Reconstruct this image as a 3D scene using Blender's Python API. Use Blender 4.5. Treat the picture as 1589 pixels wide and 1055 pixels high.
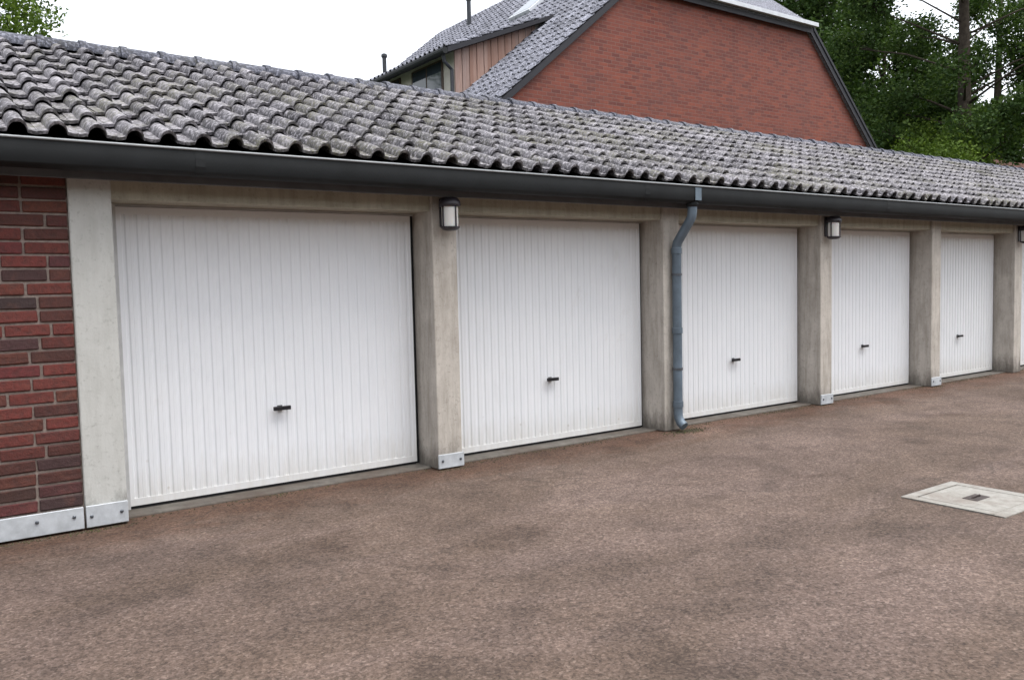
import bpy, bmesh, math, random
import numpy as np
from mathutils import Vector, Matrix
random.seed(7)
rng = np.random.default_rng(11)
for o in list(bpy.data.objects): bpy.data.objects.remove(o)
S = bpy.context.scene
C = S.collection
R = math.radians

# ------------------------------------------------------------------ camera
F_PX, YAW, PITCH, ROLL = 1306.56, 0.6202, -0.0646, -0.0230     # solved from the photograph (1589 px wide)
CAM = Vector((-3.4565, -5.8741, 1.4804))
fw = Vector((math.sin(YAW)*math.cos(PITCH), math.cos(YAW)*math.cos(PITCH), math.sin(PITCH)))
rt = Vector((math.cos(YAW), -math.sin(YAW), 0)); up = rt.cross(fw)
cr, sr = math.cos(ROLL), math.sin(ROLL)
r2, u2 = cr*rt + sr*up, -sr*rt + cr*up
cam = bpy.data.cameras.new('camera'); cam_o = bpy.data.objects.new('camera', cam); C.objects.link(cam_o)
cam_o.matrix_world = Matrix(((r2.x, u2.x, -fw.x, CAM.x), (r2.y, u2.y, -fw.y, CAM.y), (r2.z, u2.z, -fw.z, CAM.z), (0, 0, 0, 1)))
cam.sensor_width = 36; cam.lens = F_PX/1589*36; cam.clip_start = 0.05; cam.clip_end = 3000
S.camera = cam_o

# ------------------------------------------------------------------ light: overcast day
SUN_EL, SUN_AZ = 70, 150          # azimuth measured from +Y towards +X: the sun stands behind the camera, to its right
w = bpy.data.worlds.new('World'); S.world = w; w.use_nodes = True
nt = w.node_tree; nt.nodes.clear()
sky = nt.nodes.new('ShaderNodeTexSky'); sky.sky_type = 'NISHITA'; sky.sun_disc = False
sky.sun_elevation = R(SUN_EL); sky.sun_rotation = R(SUN_AZ); sky.air_density = 1.0; sky.dust_density = 3.0; sky.ozone_density = 1.0
hs = nt.nodes.new('ShaderNodeHueSaturation'); hs.inputs['Saturation'].default_value = 0.22      # cloud cover: nearly white
bg = nt.nodes.new('ShaderNodeBackground'); bg.inputs['Strength'].default_value = 0.15
wo = nt.nodes.new('ShaderNodeOutputWorld')
nt.links.new(sky.outputs[0], hs.inputs['Color']); nt.links.new(hs.outputs[0], bg.inputs['Color']); nt.links.new(bg.outputs[0], wo.inputs['Surface'])
sun = bpy.data.lights.new('sun', 'SUN'); sun.energy = 0.5; sun.angle = R(40); sun.color = (1.0, 0.96, 0.9)
sun_o = bpy.data.objects.new('sun', sun); C.objects.link(sun_o)
sd = Vector((math.sin(R(SUN_AZ))*math.cos(R(SUN_EL)), math.cos(R(SUN_AZ))*math.cos(R(SUN_EL)), math.sin(R(SUN_EL))))
sun_o.rotation_euler = (-sd).to_track_quat('-Z', 'Y').to_euler(); sun_o.location = (0, -20, 30)
vs = S.view_settings; vs.view_transform = 'Standard'; vs.look = 'None'; vs.gamma = 1; vs.use_curve_mapping = False
vs.exposure = 1.55

# ------------------------------------------------------------------ material helpers
class Mat:
    def __init__(s, name, rough=0.8, spec=0.3, metal=0.0):
        s.m = bpy.data.materials.new(name); s.m.use_nodes = True
        s.t = s.m.node_tree; s.p = s.t.nodes['Principled BSDF']
        s.p.inputs['Roughness'].default_value = rough; s.p.inputs['Metallic'].default_value = metal
        s.p.inputs['Specular IOR Level'].default_value = spec
    def n(s, typ, **kw):
        nd = s.t.nodes.new(typ)
        for k, v in kw.items(): setattr(nd, k, v)
        return nd
    def link(s, a, b): s.t.links.new(a, b)
    def pos(s):
        return s.n('ShaderNodeNewGeometry').outputs['Position']
    def obj(s): return s.n('ShaderNodeTexCoord').outputs['Object']
    def mapping(s, v, scale=(1, 1, 1), loc=(0, 0, 0)):
        m = s.n('ShaderNodeMapping'); m.inputs['Scale'].default_value = scale; m.inputs['Location'].default_value = loc
        s.link(v, m.inputs['Vector']); return m.outputs[0]
    def noise(s, v, scale, detail=4, rough=0.6, dist=0.0):
        n = s.n('ShaderNodeTexNoise'); n.inputs['Scale'].default_value = scale; n.inputs['Detail'].default_value = detail
        n.inputs['Roughness'].default_value = rough; n.inputs['Distortion'].default_value = dist
        s.link(v, n.inputs['Vector']); return n.outputs['Fac']
    def voro(s, v, scale, out='Color', rand=1.0):
        n = s.n('ShaderNodeTexVoronoi'); n.inputs['Scale'].default_value = scale; n.inputs['Randomness'].default_value = rand
        s.link(v, n.inputs['Vector']); return n.outputs[out]
    def ramp(s, f, stops, interp='LINEAR'):
        r = s.n('ShaderNodeValToRGB'); r.color_ramp.interpolation = interp
        e = r.color_ramp.elements
        while len(e) < len(stops): e.new(0.5)
        for i, (p, c) in enumerate(stops):
            e[i].position = p; e[i].color = (c, c, c, 1) if isinstance(c, (int, float)) else (*c, 1)
        s.link(f, r.inputs[0]); return r.outputs[0]
    def mix(s, f, a, b, mode='MIX'):
        m = s.n('ShaderNodeMix', data_type='RGBA', blend_type=mode)
        for sock, v in ((m.inputs[0], f), (m.inputs[6], a), (m.inputs[7], b)):
            if isinstance(v, (int, float)): sock.default_value = v
            elif isinstance(v, tuple): sock.default_value = (*v, 1)
            else: s.link(v, sock)
        return m.outputs[2]
    def math(s, op, a, b=0.0, clamp=False):
        m = s.n('ShaderNodeMath', operation=op, use_clamp=clamp)
        for sock, v in ((m.inputs[0], a), (m.inputs[1], b)):
            if isinstance(v, (int, float)): sock.default_value = v
            else: s.link(v, sock)
        return m.outputs[0]
    def xyz(s, v):
        n = s.n('ShaderNodeSeparateXYZ'); s.link(v, n.inputs[0]); return n.outputs
    def rand(s): return s.n('ShaderNodeObjectInfo').outputs['Random']
    def attr(s, name): return s.n('ShaderNodeAttribute', attribute_name=name).outputs['Fac']
    def color(s, c):
        if isinstance(c, tuple): s.p.inputs['Base Color'].default_value = (*c, 1)
        else: s.link(c, s.p.inputs['Base Color'])
        return s
    def bump(s, h, strength=0.3, dist=0.01):
        b = s.n('ShaderNodeBump'); b.inputs['Strength'].default_value = strength; b.inputs['Distance'].default_value = dist
        s.link(h, b.inputs['Height']); s.link(b.outputs[0], s.p.inputs['Normal']); return s
M = {}
def plain(name, c, rough=0.6, spec=0.3, metal=0.0, var=0.15, scale=6.0):
    m = Mat(name, rough, spec, metal); p = m.pos()
    f = m.noise(p, scale, 5, 0.65)
    m.color(m.mix(m.ramp(f, [(0.3, 0.0), (0.7, 1.0)]), tuple(x*(1-var) for x in c), tuple(min(1, x*(1+var)) for x in c)))
    m.bump(m.noise(p, 60, 3), 0.08, 0.004)
    M[name] = m.m; return m

# yard surface: pinkish brown washed asphalt with visible aggregate
m = Mat('yard_asphalt', 0.88, 0.25); p = m.pos()
big = m.noise(p, 0.5, 6, 0.62, 0.6); mid = m.noise(p, 2.3, 6, 0.68, 0.5); fine = m.noise(p, 30, 4, 0.75)
stone = m.voro(p, 85, 'Color'); sv = m.xyz(stone)[0]; stone2 = m.xyz(m.voro(p, 150, 'Color'))[1]
base = m.ramp(sv, [(0.0, (0.052, 0.040, 0.032)), (0.3, (0.086, 0.064, 0.051)), (0.65, (0.128, 0.096, 0.078)), (0.9, (0.158, 0.122, 0.102)), (1.0, (0.205, 0.165, 0.14))])
base = m.mix(0.35, base, m.ramp(stone2, [(0.0, (0.06, 0.045, 0.037)), (0.6, (0.12, 0.09, 0.074)), (1.0, (0.20, 0.155, 0.13))]))
def tone(c, f): return m.mix(1.0, c, f, 'MULTIPLY')
c = tone(base, m.ramp(big, [(0.30, (0.67, 0.625, 0.59)), (0.50, (0.91, 0.85, 0.81)), (0.68, (1.13, 1.07, 1.03))]))
c = tone(c, m.ramp(mid, [(0.32, 0.70), (0.50, 1.0), (0.70, 1.18)]))
c = tone(c, m.ramp(fine, [(0.30, 0.62), (0.52, 1.0), (0.72, 1.22)]))
# worn wheel lanes, slightly greyer
lane = m.noise(m.mapping(p, (0.35, 1.1, 1), (3, 1, 0)), 0.8, 5, 0.6, 0.5)
c = tone(c, m.ramp(lane, [(0.46, (1.0, 1.0, 1.0)), (0.62, (1.20, 1.22, 1.30))]))
# oil and damp stains with their own outlines
oil = m.noise(m.mapping(p, (1, 1.5, 1), (7.3, 2.1, 0)), 0.95, 6, 0.7, 0.8)
c = tone(c, m.ramp(oil, [(0.58, (1.0, 1.0, 1.0)), (0.70, (0.68, 0.65, 0.62))]))
# reddish dirt washed up against the garage: ragged band, broken up by noise
yy = m.xyz(p)[1]
edge = m.math('ADD', yy, m.math('MULTIPLY', m.noise(m.mapping(p, (1, 2.0, 1)), 1.5, 7, 0.75, 0.4), 1.5))
c = m.mix(m.math('MULTIPLY', m.ramp(m.math('ADD', m.math('MULTIPLY', edge, 0.55), 0.45), [(0.52, 0.0), (0.80, 1.0)]), 0.8), c, tone(c, (0.78, 0.58, 0.46)))
# hairline cracks
vc = m.n('ShaderNodeTexVoronoi', feature='DISTANCE_TO_EDGE'); vc.inputs['Scale'].default_value = 0.33
wv = m.n('ShaderNodeVectorMath', operation='ADD'); wn_ = m.n('ShaderNodeTexNoise'); wn_.inputs['Scale'].default_value = 2.0; wn_.inputs['Detail'].default_value = 6
m.link(p, wn_.inputs['Vector']); m.link(p, wv.inputs[0]); m.link(wn_.outputs['Color'], wv.inputs[1]); m.link(wv.outputs[0], vc.inputs['Vector'])
crk = m.math('MULTIPLY', m.ramp(vc.outputs['Distance'], [(0.0, 1.0), (0.006, 0.0)]), m.ramp(big, [(0.45, 0.0), (0.55, 1.0)]))
c = m.mix(m.math('MULTIPLY', crk, 0.55), c, (0.035, 0.028, 0.023))
m.color(c); m.bump(m.math('ADD', sv, m.math('MULTIPLY', fine, 1.2)), 0.8, 0.007); M['yard'] = m.m

m = Mat('threshold_concrete', 0.85); p = m.pos()
f = m.noise(p, 9, 6, 0.7); g = m.noise(p, 1.6, 4)
c = m.ramp(f, [(0.3, (0.075, 0.068, 0.059)), (0.7, (0.165, 0.15, 0.132))])
c = m.mix(m.math('MULTIPLY', m.ramp(g, [(0.45, 0.0), (0.65, 1.0)]), 0.7), c, (0.085, 0.062, 0.048))
m.color(c).bump(f, 0.4, 0.006); M['threshold'] = m.m

m = Mat('soil_and_grass', 0.95); p = m.pos()
m.color(m.ramp(m.noise(p, 2.5, 6, 0.7), [(0.3, (0.03, 0.05, 0.018)), (0.7, (0.075, 0.095, 0.035))])); M['soil'] = m.m

# pillars and lintel: cast concrete, yellowish grey with rain streaks and blotches
def concrete(name, a, b, dirt, amount):
    m = Mat(name, 0.87); p = m.pos()
    f = m.noise(p, 4.5, 6, 0.65, 0.3); g = m.noise(m.mapping(p, (1, 1, 0.13)), 14, 5, 0.7); h = m.noise(p, 34, 4, 0.7)
    c = m.ramp(f, [(0.28, a), (0.72, b)])
    c = m.mix(m.math('MULTIPLY', m.ramp(g, [(0.44, 0.0), (0.70, 1.0)]), amount), c, dirt)
    c = m.mix(m.math('MULTIPLY', m.ramp(h, [(0.56, 0.0), (0.74, 1.0)]), 0.45), c, tuple(x*0.6 for x in dirt))
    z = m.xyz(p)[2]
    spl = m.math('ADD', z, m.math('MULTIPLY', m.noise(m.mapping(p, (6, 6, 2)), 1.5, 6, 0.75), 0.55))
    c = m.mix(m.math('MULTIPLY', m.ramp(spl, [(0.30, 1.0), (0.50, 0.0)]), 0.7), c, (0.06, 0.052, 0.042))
    m.color(c).bump(m.math('ADD', h, m.math('MULTIPLY', g, 0.5)), 0.35, 0.006); M[name] = m.m
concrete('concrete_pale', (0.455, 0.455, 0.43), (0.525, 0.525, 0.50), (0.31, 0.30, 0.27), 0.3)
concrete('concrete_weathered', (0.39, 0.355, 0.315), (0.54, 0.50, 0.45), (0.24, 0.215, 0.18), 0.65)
concrete('concrete_lintel', (0.36, 0.335, 0.265), (0.46, 0.43, 0.35), (0.22, 0.20, 0.15), 0.5)

# brickwork
m = Mat('clinker_brick', 0.72, 0.35); o = m.obj(); p = m.pos(); r = m.rand()
c = m.ramp(r, [(0.0, (0.045, 0.024, 0.019)), (0.12, (0.105, 0.028, 0.022)), (0.36, (0.150, 0.033, 0.026)), (0.50, (0.075, 0.026, 0.022)), (0.62, (0.125, 0.040, 0.025)), (0.80, (0.170, 0.030, 0.030)), (0.92, (0.038, 0.028, 0.027)), (1.0, (0.10, 0.030, 0.032))])
f = m.noise(p, 26, 5, 0.7); g = m.noise(p, 9, 4, 0.6)
c = m.mix(m.ramp(f, [(0.35, 0.55), (0.6, 0.0)]), c, (0.04, 0.022, 0.02))
c = m.mix(m.math('MULTIPLY', m.ramp(g, [(0.55, 0.0), (0.75, 1.0)]), 0.35), c, (0.19, 0.075, 0.05))
m.color(c).bump(f, 0.9, 0.010); M['brick'] = m.m
m = Mat('mortar', 0.92, 0.15); p = m.pos(); f = m.noise(p, 40, 5, 0.7)
m.color(m.ramp(f, [(0.3, (0.17, 0.132, 0.115)), (0.7, (0.30, 0.25, 0.22))])).bump(f, 0.5, 0.006); M['mortar'] = m.m

# far gable brickwork (pieces of 2 to 3 pixels): brick texture with relief
m = Mat('house_brickwork', 0.8, 0.2); p = m.pos()
cmb = m.n('ShaderNodeCombineXYZ'); q = m.xyz(p)
m.link(m.math('ADD', q[0], q[1]), cmb.inputs[0]); m.link(q[2], cmb.inputs[1])
bt = m.n('ShaderNodeTexBrick'); m.link(cmb.outputs[0], bt.inputs['Vector'])
bt.inputs['Scale'].default_value = 1; bt.inputs['Brick Width'].default_value = 0.25; bt.inputs['Row Height'].default_value = 0.0833; bt.inputs['Mortar Size'].default_value = 0.006; bt.inputs['Bias'].default_value = 0.0
bt.inputs['Color1'].default_value = (0.205, 0.060, 0.041, 1); bt.inputs['Color2'].default_value = (0.118, 0.039, 0.032, 1); bt.inputs['Mortar'].default_value = (0.17, 0.105, 0.088, 1)
f = m.noise(p, 0.9, 6, 0.7); g = m.noise(m.mapping(p, (1, 1, 3)), 5, 4, 0.7)
c = m.mix(m.math('MULTIPLY', m.ramp(f, [(0.35, 0.0), (0.65, 1.0)]), 0.35), bt.outputs['Color'], (0.12, 0.062, 0.056))
c = m.mix(m.math('MULTIPLY', m.ramp(g, [(0.5, 0.0), (0.75, 1.0)]), 0.5), c, (0.27, 0.085, 0.048))
m.color(c); m.bump(m.math('SUBTRACT', 1.0, bt.outputs['Fac']), 0.5, 0.008); M['house_brick'] = m.m

# roof tiles: weathered grey concrete with lichen, darker sheltered heads
def tile_mat(name, lo, hi, moss):
    m = Mat(name, 0.78, 0.3); p = m.pos()
    r = m.math('FRACT', m.math('ADD', m.rand(), m.attr('tint')))
    c = m.ramp(r, [(0.0, tuple(a*0.6 for a in lo)), (0.06, lo), (0.45, tuple((a+b)/2 for a, b in zip(lo, hi))), (0.92, hi), (1.0, tuple(a*1.4 for a in hi))])
    f = m.noise(p, 36, 6, 0.72); g = m.noise(p, 1.3, 5, 0.7); h = m.voro(p, 42, 'Distance')
    c = m.mix(m.ramp(f, [(0.36, 0.85), (0.54, 0.0)]), c, tuple(a*0.38 for a in lo))
    c = m.mix(m.math('MULTIPLY', m.ramp(f, [(0.51, 0.0), (0.63, 1.0)]), 0.8), c, tuple(min(1, a*2.2) for a in hi))
    c = m.mix(m.math('MULTIPLY', m.math('MULTIPLY', m.ramp(g, [(0.47, 0.0), (0.62, 1.0)]), m.ramp(h, [(0.2, 1.0), (0.5, 0.25)])), moss), c, (0.135, 0.13, 0.075))
    m.color(c).bump(f, 0.35, 0.006); M[name] = m.m
tile_mat('pantile', (0.088, 0.084, 0.091), (0.205, 0.196, 0.210), 0.85)
tile_mat('ridge_cap', (0.055, 0.058, 0.078), (0.105, 0.108, 0.132), 0.25)
tile_mat('house_tile', (0.10, 0.103, 0.125), (0.19, 0.195, 0.23), 0.1)

# door sheet: white coated steel, dusty near the ground
m = Mat('door_white', 0.42, 0.4); p = m.pos()
f = m.noise(p, 3.0, 5, 0.6); g = m.noise(m.mapping(p, (1, 1, 0.2)), 18, 5, 0.7)
c = m.ramp(f, [(0.3, (0.755, 0.77, 0.80)), (0.7, (0.79, 0.80, 0.825))])
z = m.xyz(p)[2]
dd = m.math('ADD', z, m.math('MULTIPLY', g, 0.5))
c = m.mix(m.math('MULTIPLY', m.ramp(dd, [(0.20, 1.0), (0.56, 0.0)]), 0.5), c, (0.50, 0.46, 0.39))
c = m.mix(m.math('MULTIPLY', m.ramp(g, [(0.60, 0.0), (0.80, 1.0)]), 0.15), c, (0.55, 0.53, 0.48))
sc = m.noise(m.mapping(p, (1, 1, 0.6)), 2.2, 7, 0.75, 1.0)
c = m.mix(m.math('MULTIPLY', m.ramp(sc, [(0.60, 0.0), (0.70, 1.0)]), 0.14), c, (0.50, 0.47, 0.41))
sp = m.voro(p, 7, 'Distance'); spl_ = m.math('MULTIPLY', m.ramp(sp, [(0.05, 1.0), (0.10, 0.0)]), m.ramp(dd, [(0.30, 1.0), (0.80, 0.0)]))
c = m.mix(m.math('MULTIPLY', spl_, 0.35), c, (0.34, 0.27, 0.20))
c = m.mix(1.0, c, m.ramp(m.rand(), [(0.0, (0.955, 0.955, 0.94)), (1.0, (1.0, 1.0, 1.0))]), 'MULTIPLY')
m.color(c); m.bump(m.noise(p, 5, 3, 0.5), 0.12, 0.01); M['door'] = m.m

plain('frame_white', (0.50, 0.50, 0.50), 0.5, 0.4)
plain('rubber_and_gap_black', (0.012, 0.012, 0.013), 0.7)  # bottom seal rubber; also the black put in for the shaded side gap
plain('handle_black', (0.012, 0.012, 0.015), 0.35, 0.5)
plain('gutter_zinc', (0.015, 0.0165, 0.0175), 0.65, 0.2, 0.0, 0.25, 3)
plain('gutter_lip', (0.26, 0.275, 0.285), 0.5, 0.4, 0.2)
plain('fascia_board', (0.105, 0.11, 0.12), 0.7, 0.3, 0.0, 0.2, 4)
plain('soffit_dark', (0.045, 0.040, 0.036), 0.85)
plain('roof_underlay', (0.022, 0.022, 0.024), 0.95, 0.1)
plain('downpipe_blue', (0.115, 0.15, 0.185), 0.45, 0.45, 0.2, 0.25, 5)
plain('zinc_sheet', (0.47, 0.495, 0.52), 0.5, 0.4, 0.1, 0.18, 12)
plain('bolt_steel', (0.10, 0.11, 0.125), 0.4, 0.5, 0.5)
plain('lamp_metal', (0.028, 0.024, 0.03), 0.4, 0.5)
plain('plaster_plain', (0.40, 0.38, 0.34), 0.9)
m = Mat('drain_concrete', 0.88, 0.2); p = m.pos(); f = m.noise(p, 14, 6, 0.72); g = m.noise(p, 3.5, 6, 0.7, 0.5)
c = m.ramp(f, [(0.3, (0.20, 0.19, 0.17)), (0.7, (0.32, 0.312, 0.288))])
c = m.mix(m.math('MULTIPLY', m.ramp(g, [(0.45, 0.0), (0.65, 1.0)]), 0.6), c, (0.16, 0.13, 0.11))
m.color(c).bump(f, 0.6, 0.006); M['drain_concrete'] = m.m
plain('drain_iron', (0.055, 0.042, 0.038), 0.6, 0.4, 0.3, 0.3, 30)
plain('barge_dark', (0.018, 0.018, 0.023), 0.6)
plain('white_fascia', (0.50, 0.52, 0.55), 0.5)
plain('vent_dark', (0.035, 0.038, 0.045), 0.5)
plain('window_frame_brown', (0.06, 0.04, 0.03), 0.6)
plain('red_tile', (0.075, 0.034, 0.026), 0.8, 0.2, 0, 0.3, 3)
plain('bark', (0.055, 0.045, 0.036), 0.95, 0.1, 0, 0.4, 7)
m = Mat('larch_plank', 0.8, 0.2); o = m.obj(); r = m.rand()
f = m.noise(m.mapping(m.pos(), (7, 7, 0.8)), 3, 5, 0.7)
c = m.ramp(r, [(0.0, (0.30, 0.185, 0.145)), (0.5, (0.40, 0.275, 0.23)), (1.0, (0.30, 0.235, 0.215))])
m.color(m.mix(m.ramp(f, [(0.35, 0.5), (0.65, 0.0)]), c, (0.19, 0.10, 0.075))); M['plank'] = m.m
m = Mat('window_glass', 0.05, 0.6); m.color((0.03, 0.04, 0.05)); M['glass'] = m.m
m = Mat('skylight_glass', 0.03, 1.0); m.color((0.25, 0.28, 0.30)); m.p.inputs['Metallic'].default_value = 0.6; M['skyglass'] = m.m
m = Mat('lamp_glass', 0.35, 0.5); m.color((0.80, 0.79, 0.76)); m.p.inputs['Subsurface Weight'].default_value = 0.15; M['lampglass'] = m.m
def leaf_mat(name, dark, mid_, light):
    m = Mat(name, 0.7, 0.15); a = m.attr('tint')
    c = m.ramp(a, [(0.0, dark), (0.55, mid_), (1.0, light)])
    m.color(c)
    tr = m.n('ShaderNodeBsdfTranslucent'); m.link(m.mix(1.0, c, (0.9, 1.0, 0.45), 'MULTIPLY'), tr.inputs['Color'])
    mx = m.n('ShaderNodeMixShader'); mx.inputs[0].default_value = 0.28
    out = m.t.nodes['Material Output']
    m.link(m.p.outputs[0], mx.inputs[1]); m.link(tr.outputs[0], mx.inputs[2]); m.link(mx.outputs[0], out.inputs['Surface']); M[name] = m.m
leaf_mat('leaf_dark', (0.020, 0.042, 0.014), (0.046, 0.084, 0.022), (0.10, 0.15, 0.036))
leaf_mat('leaf_bright', (0.036, 0.066, 0.012), (0.076, 0.124, 0.020), (0.14, 0.20, 0.034))

m = Mat('moss_crumbs', 0.95, 0.1); a = m.attr('tint')
m.color(m.ramp(a, [(0.0, (0.035, 0.032, 0.018)), (0.4, (0.055, 0.048, 0.030)), (0.7, (0.10, 0.082, 0.065)), (1.0, (0.055, 0.065, 0.022))])); M['moss'] = m.m
# ------------------------------------------------------------------ mesh helpers
class MB:
    def __init__(s): s.v = []; s.f = []; s.tint = None
    def quad(s, *p):
        i = len(s.v); s.v += [tuple(x) for x in p]; s.f.append(tuple(range(i, i+len(p)))); return s
    def box(s, x0, x1, y0, y1, z0, z1):
        i = len(s.v)
        s.v += [(x, y, z) for z in (z0, z1) for y in (y0, y1) for x in (x0, x1)]
        s.f += [tuple(i+k for k in q) for q in ((0, 2, 3, 1), (4, 5, 7, 6), (0, 1, 5, 4), (2, 6, 7, 3), (0, 4, 6, 2), (1, 3, 7, 5))]
        return s
    def prism(s, poly, axis, a, b):       # polygon in the two other axes extruded along axis from a to b
        i = len(s.v); n = len(poly)
        def P(q, t):
            return {'x': (t, q[0], q[1]), 'y': (q[0], t, q[1]), 'z': (q[0], q[1], t)}[axis]
        s.v += [P(q, a) for q in poly] + [P(q, b) for q in poly]
        s.f += [tuple(range(i, i+n))[::-1], tuple(range(i+n, i+2*n))]
        s.f += [(i+k, i+(k+1) % n, i+n+(k+1) % n, i+n+k) for k in range(n)]
        return s
    def tube(s, pts, rad, seg=12, caps=True):
        pts = [Vector(p) for p in pts]; rads = rad if isinstance(rad, (list, tuple)) else [rad]*len(pts)
        i0 = len(s.v); ref = None
        for k, p in enumerate(pts):
            d = (pts[min(k+1, len(pts)-1)] - pts[max(k-1, 0)]).normalized()
            if ref is None: ref = Vector((0, 1, 0)) if abs(d.y) < 0.9 else Vector((1, 0, 0))
            a = d.cross(ref).normalized(); b = d.cross(a).normalized(); ref = a.cross(d).normalized() if False else ref
            for j in range(seg):
                t = 2*math.pi*j/seg; s.v.append(tuple(p + rads[k]*(a*math.cos(t) + b*math.sin(t))))
        for k in range(len(pts)-1):
            for j in range(seg):
                a = i0+k*seg+j; b = i0+k*seg+(j+1) % seg
                s.f.append((a, b, b+seg, a+seg))
        if caps:
            s.f.append(tuple(range(i0, i0+seg))[::-1]); e = i0+(len(pts)-1)*seg; s.f.append(tuple(range(e, e+seg)))
        return s
    def lathe(s, prof, c, axis='z', seg=16):   # profile of (radius, height)
        i0 = len(s.v)
        for r_, h_ in prof:
            for j in range(seg):
                t = 2*math.pi*j/seg; x, y = r_*math.cos(t), r_*math.sin(t)
                s.v.append((c[0]+x, c[1]+y, c[2]+h_) if axis == 'z' else (c[0]+x, c[1]+h_, c[2]+y))
        for k in range(len(prof)-1):
            for j in range(seg):
                a = i0+k*seg+j; b = i0+k*seg+(j+1) % seg; s.f.append((a, b, b+seg, a+seg))
        s.f.append(tuple(range(i0, i0+seg))[::-1]); e = i0+(len(prof)-1)*seg; s.f.append(tuple(range(e, e+seg)))
        return s
    def mesh(s, name, mat, smooth=False, bevel=0.0, tint=None):
        me = bpy.data.meshes.new(name); me.from_pydata(s.v, [], s.f)
        bm = bmesh.new(); bm.from_mesh(me)
        if bevel or smooth: bmesh.ops.remove_doubles(bm, verts=bm.verts, dist=1e-5)
        if bevel: bmesh.ops.bevel(bm, geom=[e for e in bm.edges if len(e.link_faces) == 2 and e.calc_face_angle(0) > 0.5], offset=bevel, segments=1, affect='EDGES', profile=0.5)
        if tint is None: bmesh.ops.recalc_face_normals(bm, faces=bm.faces)
        bm.to_mesh(me); bm.free()
        if smooth:
            me.polygons.foreach_set('use_smooth', [True]*len(me.polygons))
        if tint is not None:
            at = me.attributes.new('tint', 'FLOAT', 'FACE'); at.data.foreach_set('value', np.asarray(tint, dtype=np.float32))
        me.materials.append(M[mat] if isinstance(mat, str) else mat); return me
    def build(s, name, mat, parent=None, smooth=False, bevel=0.0, tint=None, loc=None):
        return link(name, s.mesh(name, mat, smooth, bevel, tint), parent, loc)
def link(name, me, parent=None, loc=None):
    o = bpy.data.objects.new(name, me); C.objects.link(o)
    if parent is not None: o.parent = parent
    if loc is not None: o.location = loc
    return o
def shade_angle(o, deg=35):
    me = o.data; me.polygons.foreach_set('use_smooth', [True]*len(me.polygons))
    bm = bmesh.new(); bm.from_mesh(me)
    for e in bm.edges: e.smooth = not (len(e.link_faces) == 2 and e.calc_face_angle(0) > R(deg))
    bm.to_mesh(me); bm.free(); return o
def thing(name, label, cat, loc=(0, 0, 0), rz=0.0, group=None):
    o = bpy.data.objects.new(name, None); C.objects.link(o); o.location = loc; o.rotation_euler = (0, 0, rz)
    o.empty_display_size = 0.2
    return tag(o, label, cat, group)
def tag(o, label, cat, group=None):
    o['label'] = label; o['category'] = cat
    if group: o['group'] = group
    return o
def struct(o): o['kind'] = 'structure'; return o
def copy_tree(o, parent=None):
    c = o.copy(); C.objects.link(c); c.parent = parent
    for ch in list(o.children): copy_tree(ch, c)
    return c

# ------------------------------------------------------------------ ground
mb = MB(); g = 900
mb.quad((-g, -g, -0.03), (g, -g, -0.03), (g, g, -0.03), (-g, g, -0.03))
struct(mb.build('ground', 'soil'))
mb = MB()
mb.quad((-60, -60, -0.004), (70, -60, -0.004), (70, 0.16, -0.004), (-60, 0.16, -0.004))
struct(mb.build('yard', 'yard'))

# ------------------------------------------------------------------ the garage row
G = thing('garage_row', 'long low garage row with white ribbed doors, concrete pillars and grey pantile roof', 'garage')
PIL = [(-2.62, -2.372), (-0.03, 0.200), (2.572, 2.80), (5.139, 5.36), (7.60, 7.83), (9.96, 10.19), (12.42, 12.65), (14.88, 15.11), (17.34, 17.57)]
X_L, X_R = -5.4, 17.57
Z_LIN, Z_TOP = 2.087, 2.36
DOOR_Y = 0.28

# brick end section
bw = MB().box(X_L, -2.621, 0.012, 0.36, 0.0, Z_TOP+0.1).build('brick_wall', 'mortar', G)
bl = {}
def rough_brick(L):
    me = MB().box(-L/2, L/2, 0, 0.05, -0.0340, 0.0340).mesh('brick', 'brick', bevel=0.005)
    for v in me.vertices: v.co += Vector((random.gauss(0, 0.0013), random.gauss(0, 0.0008), random.gauss(0, 0.0011)))
    return me
def brick_mesh(L):
    k_ = (L, random.randrange(6))
    if k_ not in bl: bl[k_] = rough_brick(L)
    return bl[k_]
z = 0.150+0.0416; row = 0
while z < 2.30:
    x = -2.627; k = 0
    seq = random.choice([(0.24,), (0.115, 0.24), (0.24, 0.24, 0.115), (0.18, 0.24), (0.115, 0.24, 0.24)])
    while x > -4.75:
        L = seq[k % len(seq)] if k < 3 else 0.24
        if k >= 3 and random.random() < 0.15: L = 0.115
        o = link('brick', brick_mesh(L), bw, (x-L/2, random.uniform(-0.003, 0.003), z + random.uniform(-0.0015, 0.0015)))
        o.rotation_euler = (0, random.uniform(-0.006, 0.006), random.uniform(-0.008, 0.008))
        x -= L + random.uniform(0.011, 0.017); k += 1
    z += 0.0833; row += 1

# pillars, lintels
for i, (a, b) in enumerate(PIL):
    mb = MB().box(a, b, -0.012, 0.40, 0.0, Z_TOP)
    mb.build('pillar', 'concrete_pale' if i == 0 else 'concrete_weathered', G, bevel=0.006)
for i in range(len(PIL)-1):
    MB().box(PIL[i][1]+0.001, PIL[i+1][0]-0.001, 0.016, 0.36, Z_LIN, Z_TOP+0.1).build('lintel', 'concrete_lintel', G, bevel=0.004)
    # concrete threshold strip in front of each door
    t = MB(); x0, x1 = PIL[i][1]+0.004, PIL[i+1][0]-0.004
    t.box(x0, x1, 0.10, 0.9, -0.03, 0.010)
    struct(t.build('threshold', 'threshold', None, bevel=0.006))
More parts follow.
